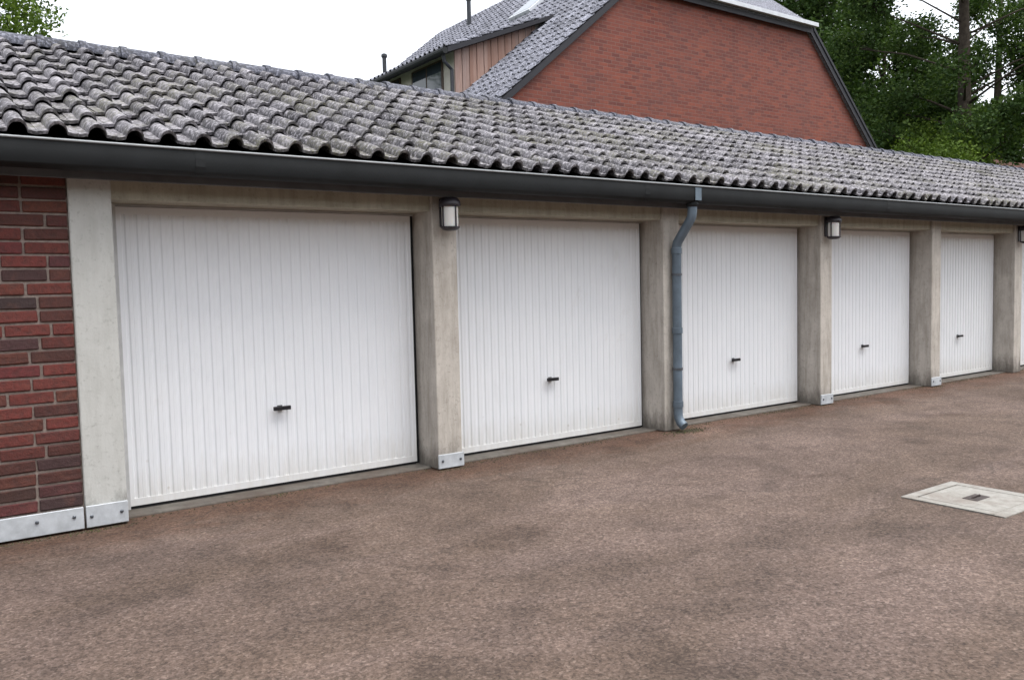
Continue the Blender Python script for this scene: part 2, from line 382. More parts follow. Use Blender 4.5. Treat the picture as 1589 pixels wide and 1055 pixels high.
# closed shell behind the doors
MB().box(X_L, X_R, 5.05, 5.30, 0.0, 2.42).build('rear_wall', 'plaster_plain', G)
for x0, x1, nm in ((X_L-0.25, X_L-0.001, 'end_wall'), (X_R+0.001, X_R+0.25, 'end_wall')):
    MB().prism([(0.0, 0.0), (5.30, 0.0), (5.30, 2.42), (2.655, 3.45), (0.0, 2.42)], 'x', x0, x1).build(nm, 'mortar', G)
MB().box(X_L, X_R, 1.6, 5.04, -0.03, 0.01).build('floor_slab', 'threshold', G)

# base plates with bolts
def plate(x0, x1, z0, z1, bolts, y=-0.03):
    o = MB().box(x0, x1, y, y+0.016, z0, z1).build('base_plate', 'zinc_sheet', G, bevel=0.003)
    for bx, bz in bolts:
        MB().lathe([(0.011, 0.0), (0.011, -0.005), (0.006, -0.009)], (bx, y, bz), 'y', 10).build('bolt', 'bolt_steel', o)
xs = -2.632
for k, Lp in enumerate((0.62, 0.9, 0.9)):
    plate(xs-Lp, xs, 0.012, 0.150, [(xs-0.055, 0.095), (xs-0.26, 0.10), (xs-0.485, 0.085)])
    xs -= Lp+0.004
plate(-2.618, -2.372, 0.012, 0.150, [(-2.588, 0.082), (-2.412, 0.086)])
for i in (1, 3, 4, 6, 7): plate(PIL[i][0]-0.006, PIL[i][1]+0.006, 0.008, 0.122, [(PIL[i][0]+0.03, 0.07), (PIL[i][1]-0.03, 0.068)])

# doors
def door_leaf(W, H):
    mb = MB(); n = max(1, round(W/0.077)); pt = W/n
    prof = [(0.0, 0.0)]
    for k in range(n):
        c = (k+0.5)*pt
        prof += [(c-0.016, 0.0), (c-0.007, 0.008), (c+0.007, 0.008), (c+0.016, 0.0)]
        if k < n-1:
            prof += [((k+1)*pt-0.003, 0.0), ((k+1)*pt, 0.002), ((k+1)*pt+0.003, 0.0)]
    prof.append((W, 0.0))
    for (xa, ya), (xb, yb) in zip(prof[:-1], prof[1:]):
        mb.quad((xa, ya, 0.05), (xb, yb, 0.05), (xb, yb, H-0.05), (xa, ya, H-0.05))
    mb.box(0, W, -0.003, 0.022, 0.0, 0.05).box(0, W, -0.003, 0.022, H-0.05, H)
    mb.box(-0.004, 0.0, -0.003, 0.03, 0, H).box(W, W+0.004, -0.003, 0.03, 0, H)
    mb.quad((0, 0.035, 0), (0, 0.035, H), (W, 0.035, H), (W, 0.035, 0))
    return mb
handle_parts = None
for i in range(len(PIL)-1):
    a, b = PIL[i][1], PIL[i+1][0]
    x0, x1 = a+0.078, b-0.042; W, H = x1-x0, 2.035
    d = door_leaf(W, H).build('garage_door', 'door', G, loc=(x0, DOOR_Y, 0.032))
    # handle: plate, lever and cylinder
    hx, hz = W/2-0.045, 0.572
    h = MB().box(-0.020, 0.020, -0.010, 0.0, -0.022, 0.018).box(-0.011, 0.011, -0.042, -0.010, -0.011, 0.011)
    h.box(-0.062, 0.070, -0.055, -0.036, -0.015, 0.015)
    h.build('handle', 'handle_black', d, bevel=0.003, loc=(hx, 0, hz))
    MB().box(0.0, W, 0.006, 0.03, -0.026, -0.001).build('bottom_seal', 'rubber_and_gap_black', d)
    fr = MB().box(a+0.001, a+0.072, 0.262, 0.36, 0.012, 2.0865).box(a+0.073, b-0.001, 0.285, 0.36, 2.0695, 2.0865)
    fr.build('door_frame', 'frame_white', G, bevel=0.003)
    MB().box(b-0.038, b-0.001, 0.305, 0.36, 0.012, 2.069).build('gap_shade_strip', 'rubber_and_gap_black', G)  # post coloured black to stand for the shade in the gap beside the leaf

# ---- roof
T_W = 0.2062; X0 = -2.8953
E0 = Vector((0, -0.288, 2.394)); RG = Vector((0, 2.655, 3.640))
sl = RG - E0; SLEN = sl.length; sdir = sl.normalized(); snor = Vector((0, -sdir.z, sdir.y)); PITCHR = math.atan2(sdir.z, sdir.y)
NR = 10; CL = SLEN/NR
N0, N1 = -12, 99
XA, XB = X0+(N0-0.5)*T_W, X0+(N1+0.5)*T_W
def slope_pt(x, s, n): return Vector((x, 0, 0)) + E0 + sdir*s + snor*n
roof = MB()
d0, d1 = -0.06, -0.038
P = [slope_pt(0, 0.06, d0), slope_pt(0, SLEN, d0), slope_pt(0, SLEN, d1), slope_pt(0, 0.06, d1)]
roof.prism([(p_.y, p_.z) for p_ in P], 'x', XA, XB)
back = [(RG.y+0.012, RG.z-0.04), (5.60, 2.385), (5.60, 2.435), (RG.y+0.012, RG.z+0.02)]
roof.prism(back, 'x', XA, XB)
roof = roof.build('roof', 'roof_underlay', G)
def tile_mesh_data(W, L, seg=16, h=0.060, lift=0.036, th=0.020):
    us = [-0.02, 0.05, 0.13, 0.21, 0.245, 0.265, 0.30, 0.35, 0.42, 0.50, 0.58, 0.65, 0.70, 0.735, 0.755, 0.79, 0.87, 0.95, 1.03] if seg > 8 else [-0.02, 0.12, 0.25, 0.32, 0.5, 0.68, 0.75, 0.88, 1.03]
    seg = len(us)-1
    def zz(u):
        d = (u-0.5)/0.245
        zr = h*math.sqrt(max(0.0, 1-d*d)) if abs(d) < 1 else 0.0
        tr = 0.007*(min(abs(u), abs(u-1), 0.2)/0.2)**2 - 0.007
        return zr + tr + (0.005 if u > 1.0 else 0)
    v = []; f = []; n = seg+1
    for (y, dz) in ((0.0, 0.0), (L, 0.0)):
        lf = lift*(1 - y/L*1.0)
        for u in us: v.append(((u-0.5)*W, y, zz(u)+lf+th*0.5))
    for (y, dz) in ((0.004, 0.0), (L, 0.0)):
        lf = lift*(1 - y/L*1.0)
        for u in us: v.append(((u-0.5)*W, y, zz(u)+lf-th*0.5))
    for k in range(seg):
        f.append((k, k+1, n+k+1, n+k))
        f.append((2*n+k, 3*n+k, 3*n+k+1, 2*n+k+1))
        f.append((k, 2*n+k, 2*n+k+1, k+1))
    f.append((0, n, 3*n, 2*n)); f.append((n-1, 3*n-1, 4*n-1, 2*n-1))
    return v, f
tv, tf = tile_mesh_data(T_W, CL+0.045)
mb = MB(); mb.v = tv; mb.f = tf
tile_me = shade_angle(bpy.data.objects.new('tmp', mb.mesh('roof_tile', 'pantile')), 40).data
RM = Matrix.Rotation(PITCHR, 3, 'X')
rest_v, rest_f, rest_t = [], [], []
tva = np.array(tv)
for r_ in range(NR):
    for n in range(N0, N1+1):
        jx, js, jn = random.gauss(0, 0.0035), random.gauss(0, 0.007), random.gauss(0, 0.0025)
        rx, ry, rz = random.gauss(0, 0.008), random.gauss(0, 0.014), random.gauss(0, 0.012)
        loc = slope_pt(X0+n*T_W+jx, r_*CL+js, jn)
        if random.random() < 0.02: rz += random.choice((-1, 1))*0.03; loc += sdir*random.uniform(-0.02, 0.0)
        mat3 = RM @ Matrix.Rotation(rz, 3, 'Z') @ Matrix.Rotation(ry, 3, 'Y') @ Matrix.Rotation(rx, 3, 'X')
        if -1 <= n <= 28:
            o = link('roof_tile', tile_me, roof); o.matrix_local = Matrix.Translation(loc) @ mat3.to_4x4()
        else:
            A = tva @ np.array(mat3).T + np.array(loc); b0 = len(rest_v)
            rest_v += [tuple(q) for q in A]; rest_f += [tuple(b0+k for k in q) for q in tf]; rest_t += [random.random()]*len(tf)
mb = MB(); mb.v = rest_v; mb.f = rest_f
o = mb.build('roof_tile_field', 'pantile', roof, tint=rest_t); o['kind'] = 'stuff'; shade_angle(o, 40)
# ridge caps
def ridge_mesh():
    mb = MB(); seg = 12; rings = [(-0.012, 0.112), (0.045, 0.112), (0.047, 0.101), (0.352, 0.092)]
    for x, r_ in rings:
        for j in range(seg+1):
            t = math.pi*(-0.06 + 1.12*j/seg); mb.v.append((x, -r_*math.cos(t)*1.15, r_*math.sin(t)*0.95))
    for k in range(len(rings)-1):
        for j in range(seg):
            a = k*(seg+1)+j; mb.f.append((a, a+1, a+seg+2, a+seg+1))
    i0 = len(mb.v)
    for j in range(seg+1):
        t = math.pi*(-0.06 + 1.12*j/seg); mb.v.append((-0.012, -0.094*math.cos(t)*1.15, 0.094*math.sin(t)*0.95))
    for j in range(seg): mb.f.append((j, i0+j, i0+j+1, j+1))
    return mb.mesh('ridge_tile', 'ridge_cap')
rme = shade_angle(bpy.data.objects.new('tmp2', ridge_mesh()), 40).data
x = XA+0.02
while x < XB-0.2:
    o = link('ridge_tile', rme, roof, (x, RG.y+0.01+random.gauss(0, 0.003), RG.z+0.022+random.gauss(0, 0.003)))
    o.rotation_euler = (random.gauss(0, 0.01), random.gauss(0, 0.004), random.gauss(0, 0.006)); x += 0.338

# ---- fascia, soffit, gutter
MB().box(XA, XB, -0.162, -0.14, 2.186, 2.40).build('fascia', 'fascia_board', G, bevel=0.003)
MB().box(XA, XB, -0.138, 0.010, 2.205, 2.225).build('soffit', 'soffit_dark', G)
gp = []
YF, YB, ZB, ZT = -0.335, -0.172, 2.228, 2.378
outer = [(YF, ZT), (YF-0.004, ZT-0.05), (YF-0.002, ZB+0.05), (YF+0.010, ZB+0.018), (YF+0.035, ZB+0.002), (YF+0.07, ZB-0.003), (YB-0.03, ZB), (YB, ZB+0.014), (YB, ZT+0.012)]
inner = [(y+(0.004 if y < -0.25 else -0.004), z_+(0.006 if z_ < 2.30 else 0)) for y, z_ in outer][::-1]
gm = MB().prism(outer+inner, 'x', XA, XB)
gut = shade_angle(gm.build('gutter', 'gutter_zinc', G), 30)
ring = [(YF-0.004+0.008*math.cos(t*math.pi/5), ZT+0.005+0.008*math.sin(t*math.pi/5)) for t in range(10)]
shade_angle(MB().prism(ring, 'x', XA, XB).build('lip', 'gutter_lip', gut), 50)
x = -5.0
while x < X_R:
    MB().box(x-0.013, x+0.013, YF+0.006, YB-0.003, ZT+0.004, ZT+0.009).build('bracket', 'gutter_lip', gut); x += 0.82
for x in (-1.9, 2.05, 6.0, 9.95, 13.9):   # soldered sleeves between lengths
    sl_o = [(y-(0.002 if y < -0.25 else 0), z_-(0.002 if z_ < 2.30 else 0)) for y, z_ in outer[:-1]]
    mb = MB()
    for (ya, za), (yb, zb) in zip(sl_o[:-1], sl_o[1:]): mb.quad((x-0.03, ya, za), (x+0.03, ya, za), (x+0.03, yb, zb), (x-0.03, yb, zb))
    mb.build('sleeve', 'gutter_zinc', gut)

# ---- downpipe at the third pillar
XG, XW, YW = 2.715, 2.695, -0.072
pts = [(XG, -0.262, 2.25), (XG, -0.262, 2.14), (XG-0.001, -0.255, 2.10), (XG-0.004, -0.235, 2.065), (XW+0.006, -0.11, 1.90), (XW+0.002, -0.082, 1.86), (XW, YW, 1.81), (XW, YW, 0.20), (XW, YW-0.004, 0.14), (XW+0.004, YW-0.03, 0.085), (XW+0.008, YW-0.075, 0.055)]
dp = MB().tube(pts, 0.046, 16).build('downpipe', 'downpipe_blue', G); shade_angle(dp, 50)
for zc in (1.78, 1.0, 0.27):
    mb = MB().lathe([(0.046, -0.03), (0.052, -0.028), (0.052, 0.028), (0.046, 0.03)], (XW, YW, zc), 'z', 16)
    shade_angle(mb.build('collar', 'downpipe_blue', dp), 40)
for zc in (1.55, 0.62):
    MB().lathe([(0.047, -0.012), (0.051, -0.012), (0.051, 0.012), (0.047, 0.012)], (XW, YW, zc), 'z', 16).box(XW-0.012, XW+0.012, YW+0.045, -0.008, zc-0.012, zc+0.012).build('clamp', 'bolt_steel', dp)
shade_angle(MB().lathe([(0.05, -0.02), (0.062, 0.0), (0.062, 0.012), (0.05, 0.03)], (XG, -0.262, 2.212), 'z', 16).build('outlet', 'gutter_zinc', dp), 40)

MB().box(XG-0.042, XG+0.042, YF-0.0085, YF-0.0055, ZB+0.02, ZT-0.012).build('strap', 'downpipe_blue', gut)

# moss and grit gathered along the foot of the garages
V_, F_, T_ = [], [], []
def crumb(x, y, z, r, t):
    b0 = len(V_)
    for k in range(4):
        a_ = k*math.pi/2+random.uniform(-.4, .4); V_.append((x+r*math.cos(a_)*random.uniform(.6, 1.2), y+r*math.sin(a_)*random.uniform(.6, 1.2), z))
    V_.append((x+random.uniform(-.3, .3)*r, y+random.uniform(-.3, .3)*r, z+r*random.uniform(.5, 1.0)))
    for k in range(4): F_.append((b0+k, b0+(k+1) % 4, b0+4)); T_.append(t)
for k in range(5200):
    x = random.uniform(-4.5, 12.5)
    if math.sin(x*1.7)+math.sin(x*4.3+1)+random.uniform(-1.3, 1.6) < 0: continue
    inp = [q for q in PIL if q[0]-0.03 < x < q[1]+0.03]
    wall = x < -2.37 or bool(inp)
    y = (-0.034-abs(random.gauss(0, 0.035))) if wall else (0.098-abs(random.gauss(0, 0.06)))
    crumb(x, y, -0.004, random.uniform(0.003, 0.009), random.random())
for k in range(900):      # thicker growth where the downpipe drips
    a_ = random.uniform(0, 6.28); d_ = abs(random.gauss(0, 0.10))
    x, y = 2.78+d_*1.5*math.cos(a_), -0.12+d_*math.sin(a_)*0.6
    if y < -0.016: crumb(x, y, -0.004, random.uniform(0.004, 0.012), random.random())
mb = MB(); mb.v = V_; mb.f = F_
o = mb.build('moss_and_grit', 'moss', tint=T_); o['kind'] = 'stuff'; o['label'] = 'moss and grit gathered along the foot of the garage row'; o['category'] = 'moss'

# ------------------------------------------------------------------ wall lamps (things mounted on pillars)
LAMP_LBL = ['dark metal wall lamp with white glass on pillar between the two doors before the downpipe',
            'dark wall lantern with white glass on the first pillar past the downpipe',
            'dark wall lantern with white glass on the third pillar past the downpipe',
            'dark wall lantern on the fifth pillar past the downpipe']
def make_lamp():
    L = thing('wall_lamp', LAMP_LBL[0], 'lamp', group='lanterns on the garage pillars')
    MB().box(-0.04, 0.04, 0.085, 0.101, -0.10, 0.125).build('back_plate', 'lamp_metal', L, bevel=0.004)
    shade_angle(MB().lathe([(0.085, 0.058), (0.088, 0.066), (0.086, 0.092), (0.066, 0.122), (0.03, 0.134)], (0, 0, 0), 'z', 20).build('cap', 'lamp_metal', L), 40)
    MB().box(-0.022, 0.022, 0.05, 0.09, 0.07, 0.12).build('arm', 'lamp_metal', L)
    shade_angle(MB().lathe([(0.060, -0.105), (0.066, -0.09), (0.066, 0.05), (0.060, 0.057)], (0, 0, 0), 'z', 20).build('glass', 'lampglass', L), 40)
    for k in range(4):
        t = 2*math.pi*k/4+0.15; cx, cy = 0.072*math.cos(t), 0.072*math.sin(t)
        MB().box(cx-0.005, cx+0.005, cy-0.005, cy+0.005, -0.105, 0.06).build('cage_bar', 'lamp_metal', L)
    shade_angle(MB().lathe([(0.03, -0.135), (0.06, -0.128), (0.077, -0.112), (0.077, -0.103)], (0, 0, 0), 'z', 20).build('base_cap', 'lamp_metal', L), 40)
    return L
l0 = make_lamp()
for k, i in enumerate((1, 3, 5, 7)):
    o = l0 if k == 0 else copy_tree(l0)
    o.location = ((PIL[i][0]+PIL[i][1])/2 - 0.005, -0.113, 2.060); o['label'] = LAMP_LBL[k]

# ------------------------------------------------------------------ square inspection cover in the yard
D = thing('inspection_cover', 'pale square concrete inspection cover with rusty iron grip plate set in brown yard', 'manhole cover', (2.24, -3.165, 0), 0.0)
fr = MB()
a, b = 0.335, 0.262
fr.box(-a, a, -a, -b, -0.03, 0.004).box(-a, a, b, a, -0.03, 0.004).box(-a, -b-0.0005, -b, b, -0.03, 0.004).box(b+0.0005, a, -b, b, -0.03, 0.004)
fr.build('rim', 'drain_concrete', D, bevel=0.003)
MB().box(-0.253, 0.253, -0.253, 0.253, -0.03, 0.003).build('slab', 'drain_concrete', D, bevel=0.004)
ip = MB().box(-0.085, 0.085, -0.05, 0.05, 0.0034, 0.007).build('grip_plate', 'drain_iron', D, bevel=0.002)
MB().tube([(-0.05, 0, 0.007), (-0.045, 0, 0.015), (0.045, 0, 0.015), (0.05, 0, 0.007)], 0.006, 8).build('grip_bar', 'drain_iron', ip)

# ------------------------------------------------------------------ brick house behind
HY = 8.5
def zl(x): return 5.66 + 0.816*(x-7.05)
def zr_(x): return 8.47 - 0.976*(x-16.92)
XRID = 13.99; ZRID = zl(XRID)
HE = 8.45; xh0 = 7.05+(HE-5.66)/0.816; xh1 = 16.92-(HE-8.47)/0.976
HYB = 22.6; HS = thing('brick_house', 'large red brick gable house with grey tiled half-hipped roof and boarded dormer behind garages', 'house', (13.4, 8.5, 0))
def hp(o): # keep world coordinates under the house root
    o.location = (o.location.x-13.4, o.location.y-8.5, o.location.z); o.parent = HS; return o
xe0, xe1 = 4.55, 22.1
gw = MB().prism([(4.9, -0.02), (21.6, -0.02), (21.6, zr_(21.6)-0.12), (xh1, HE-0.02), (xh0, HE-0.02), (4.9, zl(4.9)-0.12)], 'y', HY, HY+0.3)
hp(gw.build('wall', 'house_brick'))
hp(MB().box(4.9, 5.2, HY+0.301, HYB-0.2, -0.02, zl(4.9)-0.12).build('wall', 'house_brick'))
hp(MB().box(21.3, 21.6, HY+0.301, HYB-0.2, -0.02, zr_(21.6)-0.12).build('wall', 'house_brick'))
hp(MB().prism([(4.9, -0.02), (21.6, -0.02), (21.6, zr_(21.6)-0.12), (XRID, ZRID-0.3), (4.9, zl(4.9)-0.12)], 'y', HYB-0.199, HYB+0.1).build('wall', 'house_brick'))
# roof slabs
y0, y1 = HY-0.10, HYB+0.25
HIPY = y0+2.9
def slab(pts, th, nm, mat, nrm):
    mb = MB(); n = len(pts); nrm = Vector(nrm)
    pts = [Vector(q) for q in pts]; lo = [q-nrm*th for q in pts]
    mb.v = [tuple(q) for q in pts+lo]; mb.f = [tuple(range(n)), tuple(range(n, 2*n))[::-1]] + [(k, (k+1) % n, n+(k+1) % n, n+k) for k in range(n)]
    return hp(mb.build(nm, mat))
nl = Vector((-0.816, 0, 1)).normalized(); nr = Vector((0.976, 0, 1)).normalized()
slab([(xe0, y0, zl(xe0)), (xh0, y0, HE), (XRID, HIPY, ZRID), (XRID, y1, ZRID), (xe0, y1, zl(xe0))], 0.14, 'roof', 'roof_underlay', nl)
HROOF = bpy.data.objects[[o.name for o in HS.children if o.name.startswith('roof')][0]]
slab([(xe1, y0, zr_(xe1)), (xh1, y0, HE), (XRID, HIPY, ZRID), (XRID, y1, ZRID), (xe1, y1, zr_(xe1))], 0.14, 'roof_right_slope', 'house_tile', nr).name = 'roof'
nh = Vector((0, -(ZRID-HE), HIPY-y0)).normalized()
slab([(xh0-0.1, y0-0.12, HE-0.12), (xh1+0.1, y0-0.12, HE-0.12), (XRID, HIPY, ZRID+0.02)], 0.10, 'hip_roof', 'house_tile', nh)
# tiles on the slope one sees from the yard, joined: each is a few pixels
hv, hf = tile_mesh_data(0.22, 0.36, 6, 0.05, 0.03, 0.016)
hva = np.array(hv); DN = Vector((1, 0, 0.816)).normalized()
axx = np.array([(0, -1, 0), tuple(DN), tuple(nl)])    # local x,y,z axes in world
V_, F_, T_ = [], [], []
smax = (XRID-xe0)*math.sqrt(1+0.816**2)
s = 0.0
while s < smax-0.1:
    y = y0+0.11
    while y < y1:
        xx = xe0+s/math.sqrt(1+0.816**2)
        inhip = xx > xh0 and (y-y0) < (xx-xh0)/(XRID-xh0)*2.9
        indorm = 7.3 < xx < 9.6 and 11.1 < y < 20.3
        if not inhip and not indorm:
            org = np.array((xx, y, zl(xx)))+np.array(nl)*0.01+rng.normal(0, 0.003, 3)
            A = hva @ axx + org; b0 = len(V_)
            V_ += [tuple(q) for q in A]; F_ += [tuple(b0+k for k in q) for q in hf]; T_ += [random.random()]*len(hf)
        y += 0.22
    s += 0.33
mb = MB(); mb.v = V_; mb.f = F_
o = mb.build('roof_tile_field', 'house_tile', tint=T_); o['kind'] = 'stuff'; o.parent = HROOF; o.location = (0, 0, 0)
# barge boards and the white gutter under the half hip
def board(p, q, h, yA, yB, nm, mat, dz=0.0):
    mb = MB().prism([(p[0], p[1]+dz), (q[0], q[1]+dz), (q[0], q[1]+dz-h), (p[0], p[1]+dz-h)], 'y', yA, yB); return hp(mb.build(nm, mat))
board((xe0, zl(xe0)), (xh0, HE), 0.15, y0-0.025, y0-0.001, 'barge_board', 'barge_dark', -0.02)
board((xh1, HE), (xe1, zr_(xe1)), 0.22, y0-0.025, y0-0.001, 'barge_board', 'barge_dark', -0.02)
hp(MB().box(xh0-0.1, xh1+0.15, y0-0.20, y0-0.125, HE-0.15, HE-0.05).build('hip_gutter', 'white_fascia'))
hp(MB().box(xh0-0.05, xh1+0.02, y0-0.06, y0-0.03, HE-0.30, HE-0.16).build('hip_fascia', 'barge_dark'))
# verge tiles standing proud along the gable edge
o = board((xe1-5.0, zr_(xe1-5.0)), (xe1, zr_(xe1)), 0.10, y0-0.05, y0+0.15, 'verge_tile_row', 'barge_dark', 0.06)
# dormer
DX0, DX1, DY0, DY1 = 7.14, 9.95, 11.0, 20.3
def zd(x): return 6.93 + 0.40*(x-DX0)
DM = MB().prism([(DX0, zl(DX0)-0.1), (DX0, zd(DX0)), (DX1-0.2, zd(DX1-0.2)), (DX1-0.2, zl(DX1-0.2)-0.1)], 'y', DY0+0.03, DY1).build('dormer', 'plaster_plain'); hp(DM)
x = DX0+0.002; k = 0
while x < DX1-0.45:
    x2 = min(x+0.095, DX1-0.3)
    pl = MB().prism([(x, zl(x)-0.02), (x2, zl(x2)-0.02), (x2, zd(x2)-0.005), (x, zd(x)-0.005)], 'y', DY0+(0.0 if k % 2 else -0.015), DY0+0.029)
    o = pl.build('plank', 'plank'); o.parent = DM; o.location = (0, 0, 0); x = x2+0.008; k += 1
rf = MB().prism([(DX0-0.32, zd(DX0-0.32)), (DX1+0.1, zd(DX1+0.1)), (DX1+0.1, zd(DX1+0.1)+0.10), (DX0-0.32, zd(DX0-0.32)+0.12)], 'y', DY0-0.25, DY1+0.25).build('dormer_roof', 'barge_dark'); rf.parent = DM
V_, F_, T_ = [], [], []; DD = Vector((1, 0, 0.40)).normalized(); dn = Vector((-0.40, 0, 1)).normalized()
axd = np.array([(0, -1, 0), tuple(DD), tuple(dn)])
for i_ in range(9):
    y = DY0-0.14
    while y < DY1+0.2:
        xx = DX0-0.34+i_*0.33*DD.x
        org = np.array((xx, y, zd(xx)+0.125)); A = hva @ axd + org; b0 = len(V_)
        V_ += [tuple(q) for q in A]; F_ += [tuple(b0+k for k in q) for q in hf]; T_ += [random.random()]*len(hf); y += 0.22
mb = MB(); mb.v = V_; mb.f = F_
o = mb.build('dormer_tile_field', 'house_tile', tint=T_); o['kind'] = 'stuff'; o.parent = DM
dg = MB().tube([(DX0-0.40, DY0-0.25, zd(DX0)-0.10), (DX0-0.40, DY1+0.25, zd(DX0)-0.10)], 0.075, 10).build('dormer_gutter', 'gutter_zinc'); dg.parent = DM
dpp = MB().tube([(DX0-0.36, DY0-0.08, zd(DX0)-0.12), (DX0-0.30, DY0-0.05, zd(DX0)-0.3), (DX0-0.10, DY0-0.03, zd(DX0)-0.45), (DX0-0.10, DY0-0.03, zl(DX0)-0.1)], 0.045, 8).build('dormer_downpipe', 'vent_dark'); dpp.parent = DM
for yw in (11.5, 13.6, 15.7, 17.8):
    wn = MB().box(DX0-0.03, DX0-0.001, yw, yw+1.5, zl(DX0)+0.12, zd(DX0)-0.08).build('window', 'window_frame_brown'); wn.parent = DM
    for q_ in (0.06, 0.78):
        pn = MB().box(DX0-0.036, DX0-0.031, yw+q_, yw+q_+0.66, zl(DX0)+0.18, zd(DX0)-0.13).build('pane', 'glass')
        pn.parent = DM
# roof window above the dormer
rw0, rw1 = 11.2, 12.35
def onroof(x, y, n): return Vector((x, y, zl(x)))+nl*n
mb = MB()
for (xa, xb, ya, yb, n0, n1) in ((rw0, rw1, 13.35, 14.35, 0.0, 0.16),):
    lo = [onroof(xa, ya, n0), onroof(xb, ya, n0), onroof(xb, yb, n0), onroof(xa, yb, n0)]; hi = [q+nl*(n1-n0) for q in lo]
    mb.v = [tuple(q) for q in lo+hi]; mb.f = [(3, 2, 1, 0), (4, 5, 6, 7)]+[(k, (k+1) % 4, 4+(k+1) % 4, 4+k) for k in range(4)]
rwo = hp(mb.build('roof_window', 'white_fascia', bevel=0.01))
mb = MB(); q4 = [onroof(rw0+0.08, 13.43, 0.166), onroof(rw1-0.08, 13.43, 0.166), onroof(rw1-0.08, 14.27, 0.166), onroof(rw0+0.08, 14.27, 0.166)]
mb.quad(*q4); o = mb.build('pane', 'skyglass'); o.parent = rwo; o.location = (0, 0, 0)
# vent pipes on the far part of the roof
for (px, py, h) in ((13.0, 19.3, 0.95), (11.0, 21.9, 0.95)):
    b0 = Vector((px, py, zl(px)-0.05))
    vp = hp(MB().tube([b0, b0+Vector((0, 0, h))], 0.075, 10).build('vent_pipe', 'vent_dark'))
    o = MB().lathe([(0.10, 0.0), (0.11, 0.02), (0.11, 0.10), (0.06, 0.14)], b0+Vector((0, 0, h)), 'z', 10).build('vent_cap', 'vent_dark'); o.parent = vp; o.location = (0, 0, 0)

# ------------------------------------------------------------------ far low house with a red roof, right of the trees
FH = thing('red_roof_house', 'low brick house with red tiled roof past the right end of garage roof', 'house', (37.6, 11.2, 0))
MB().prism([(-3, -0.02), (3, -0.02), (3, 3.1), (0, 5.5), (-3, 3.1)], 'x', -4, 4).build('wall', 'house_brick', FH)
fr_ = MB().prism([(-3.5, 3.1), (0, 6.25), (3.5, 3.1), (3.3, 2.9), (0, 5.9), (-3.3, 2.9)], 'x', -4.3, 4.3).build('roof', 'red_tile', FH)
for x_ in (-2.4, 1.2):
    wn = MB().box(x_, x_+1.2, -3.04, -3.001, 1.1, 2.4).build('window', 'white_fascia', FH)
    MB().box(x_+0.08, x_+1.12, -3.05, -3.041, 1.18, 2.32).build('pane', 'glass', wn)

# ------------------------------------------------------------------ trees
def leaves(blobs, count, size, up=0.25, clump=0.35):
    """blobs: (x,y,z,rx,ry,rz); leaves gather in twig clumps spread through every blob"""
    wts = np.array([b[3]*b[4]*b[5] for b in blobs])**0.8; wts /= wts.sum()
    V = []; T = []
    for b, wt in zip(blobs, wts):
        n = int(count*wt); nc = max(6, n//22)
        d = rng.normal(size=(nc, 3)); d /= np.linalg.norm(d, axis=1, keepdims=True)
        rad = rng.uniform(0.30, 1.0, (nc, 1))**0.55*(1+0.15*rng.normal(size=(nc, 1)))
        cc = d*rad
        pick = rng.integers(0, nc, n)
        P_ = cc[pick]*np.array(b[3:6]) + rng.normal(0, clump*0.55, (n, 3)) + np.array(b[:3])
        tn = rng.uniform(0, 1, nc)[pick]*0.6 + rng.uniform(0, 0.4, n)
        nrm = rng.normal(size=(n, 3)); nrm[:, 2] = np.abs(nrm[:, 2])+up; nrm /= np.linalg.norm(nrm, axis=1, keepdims=True)
        a = np.cross(nrm, rng.normal(size=(n, 3))); a /= np.linalg.norm(a, axis=1, keepdims=True); bb = np.cross(nrm, a)
        s_ = size*rng.uniform(0.6, 1.3, (n, 1))
        q_ = np.stack([P_-a*s_*0.9, P_-bb*s_*0.5+nrm*s_*0.12, P_+a*s_*0.9, P_+bb*s_*0.5+nrm*s_*0.12], axis=1)
        V.append(q_.reshape(-1, 3)); T.append(tn)
    V = np.concatenate(V); T = np.concatenate(T); n = len(T)
    me = bpy.data.meshes.new('crown'); me.vertices.add(4*n); me.loops.add(4*n); me.polygons.add(n)
    me.vertices.foreach_set('co', V.astype(np.float32).ravel()); me.loops.foreach_set('vertex_index', np.arange(4*n, dtype=np.int32))
    me.polygons.foreach_set('loop_start', np.arange(0, 4*n, 4, dtype=np.int32))
    me.update(calc_edges=True)
    at = me.attributes.new('tint', 'FLOAT', 'FACE'); at.data.foreach_set('value', T.astype(np.float32))
    return me
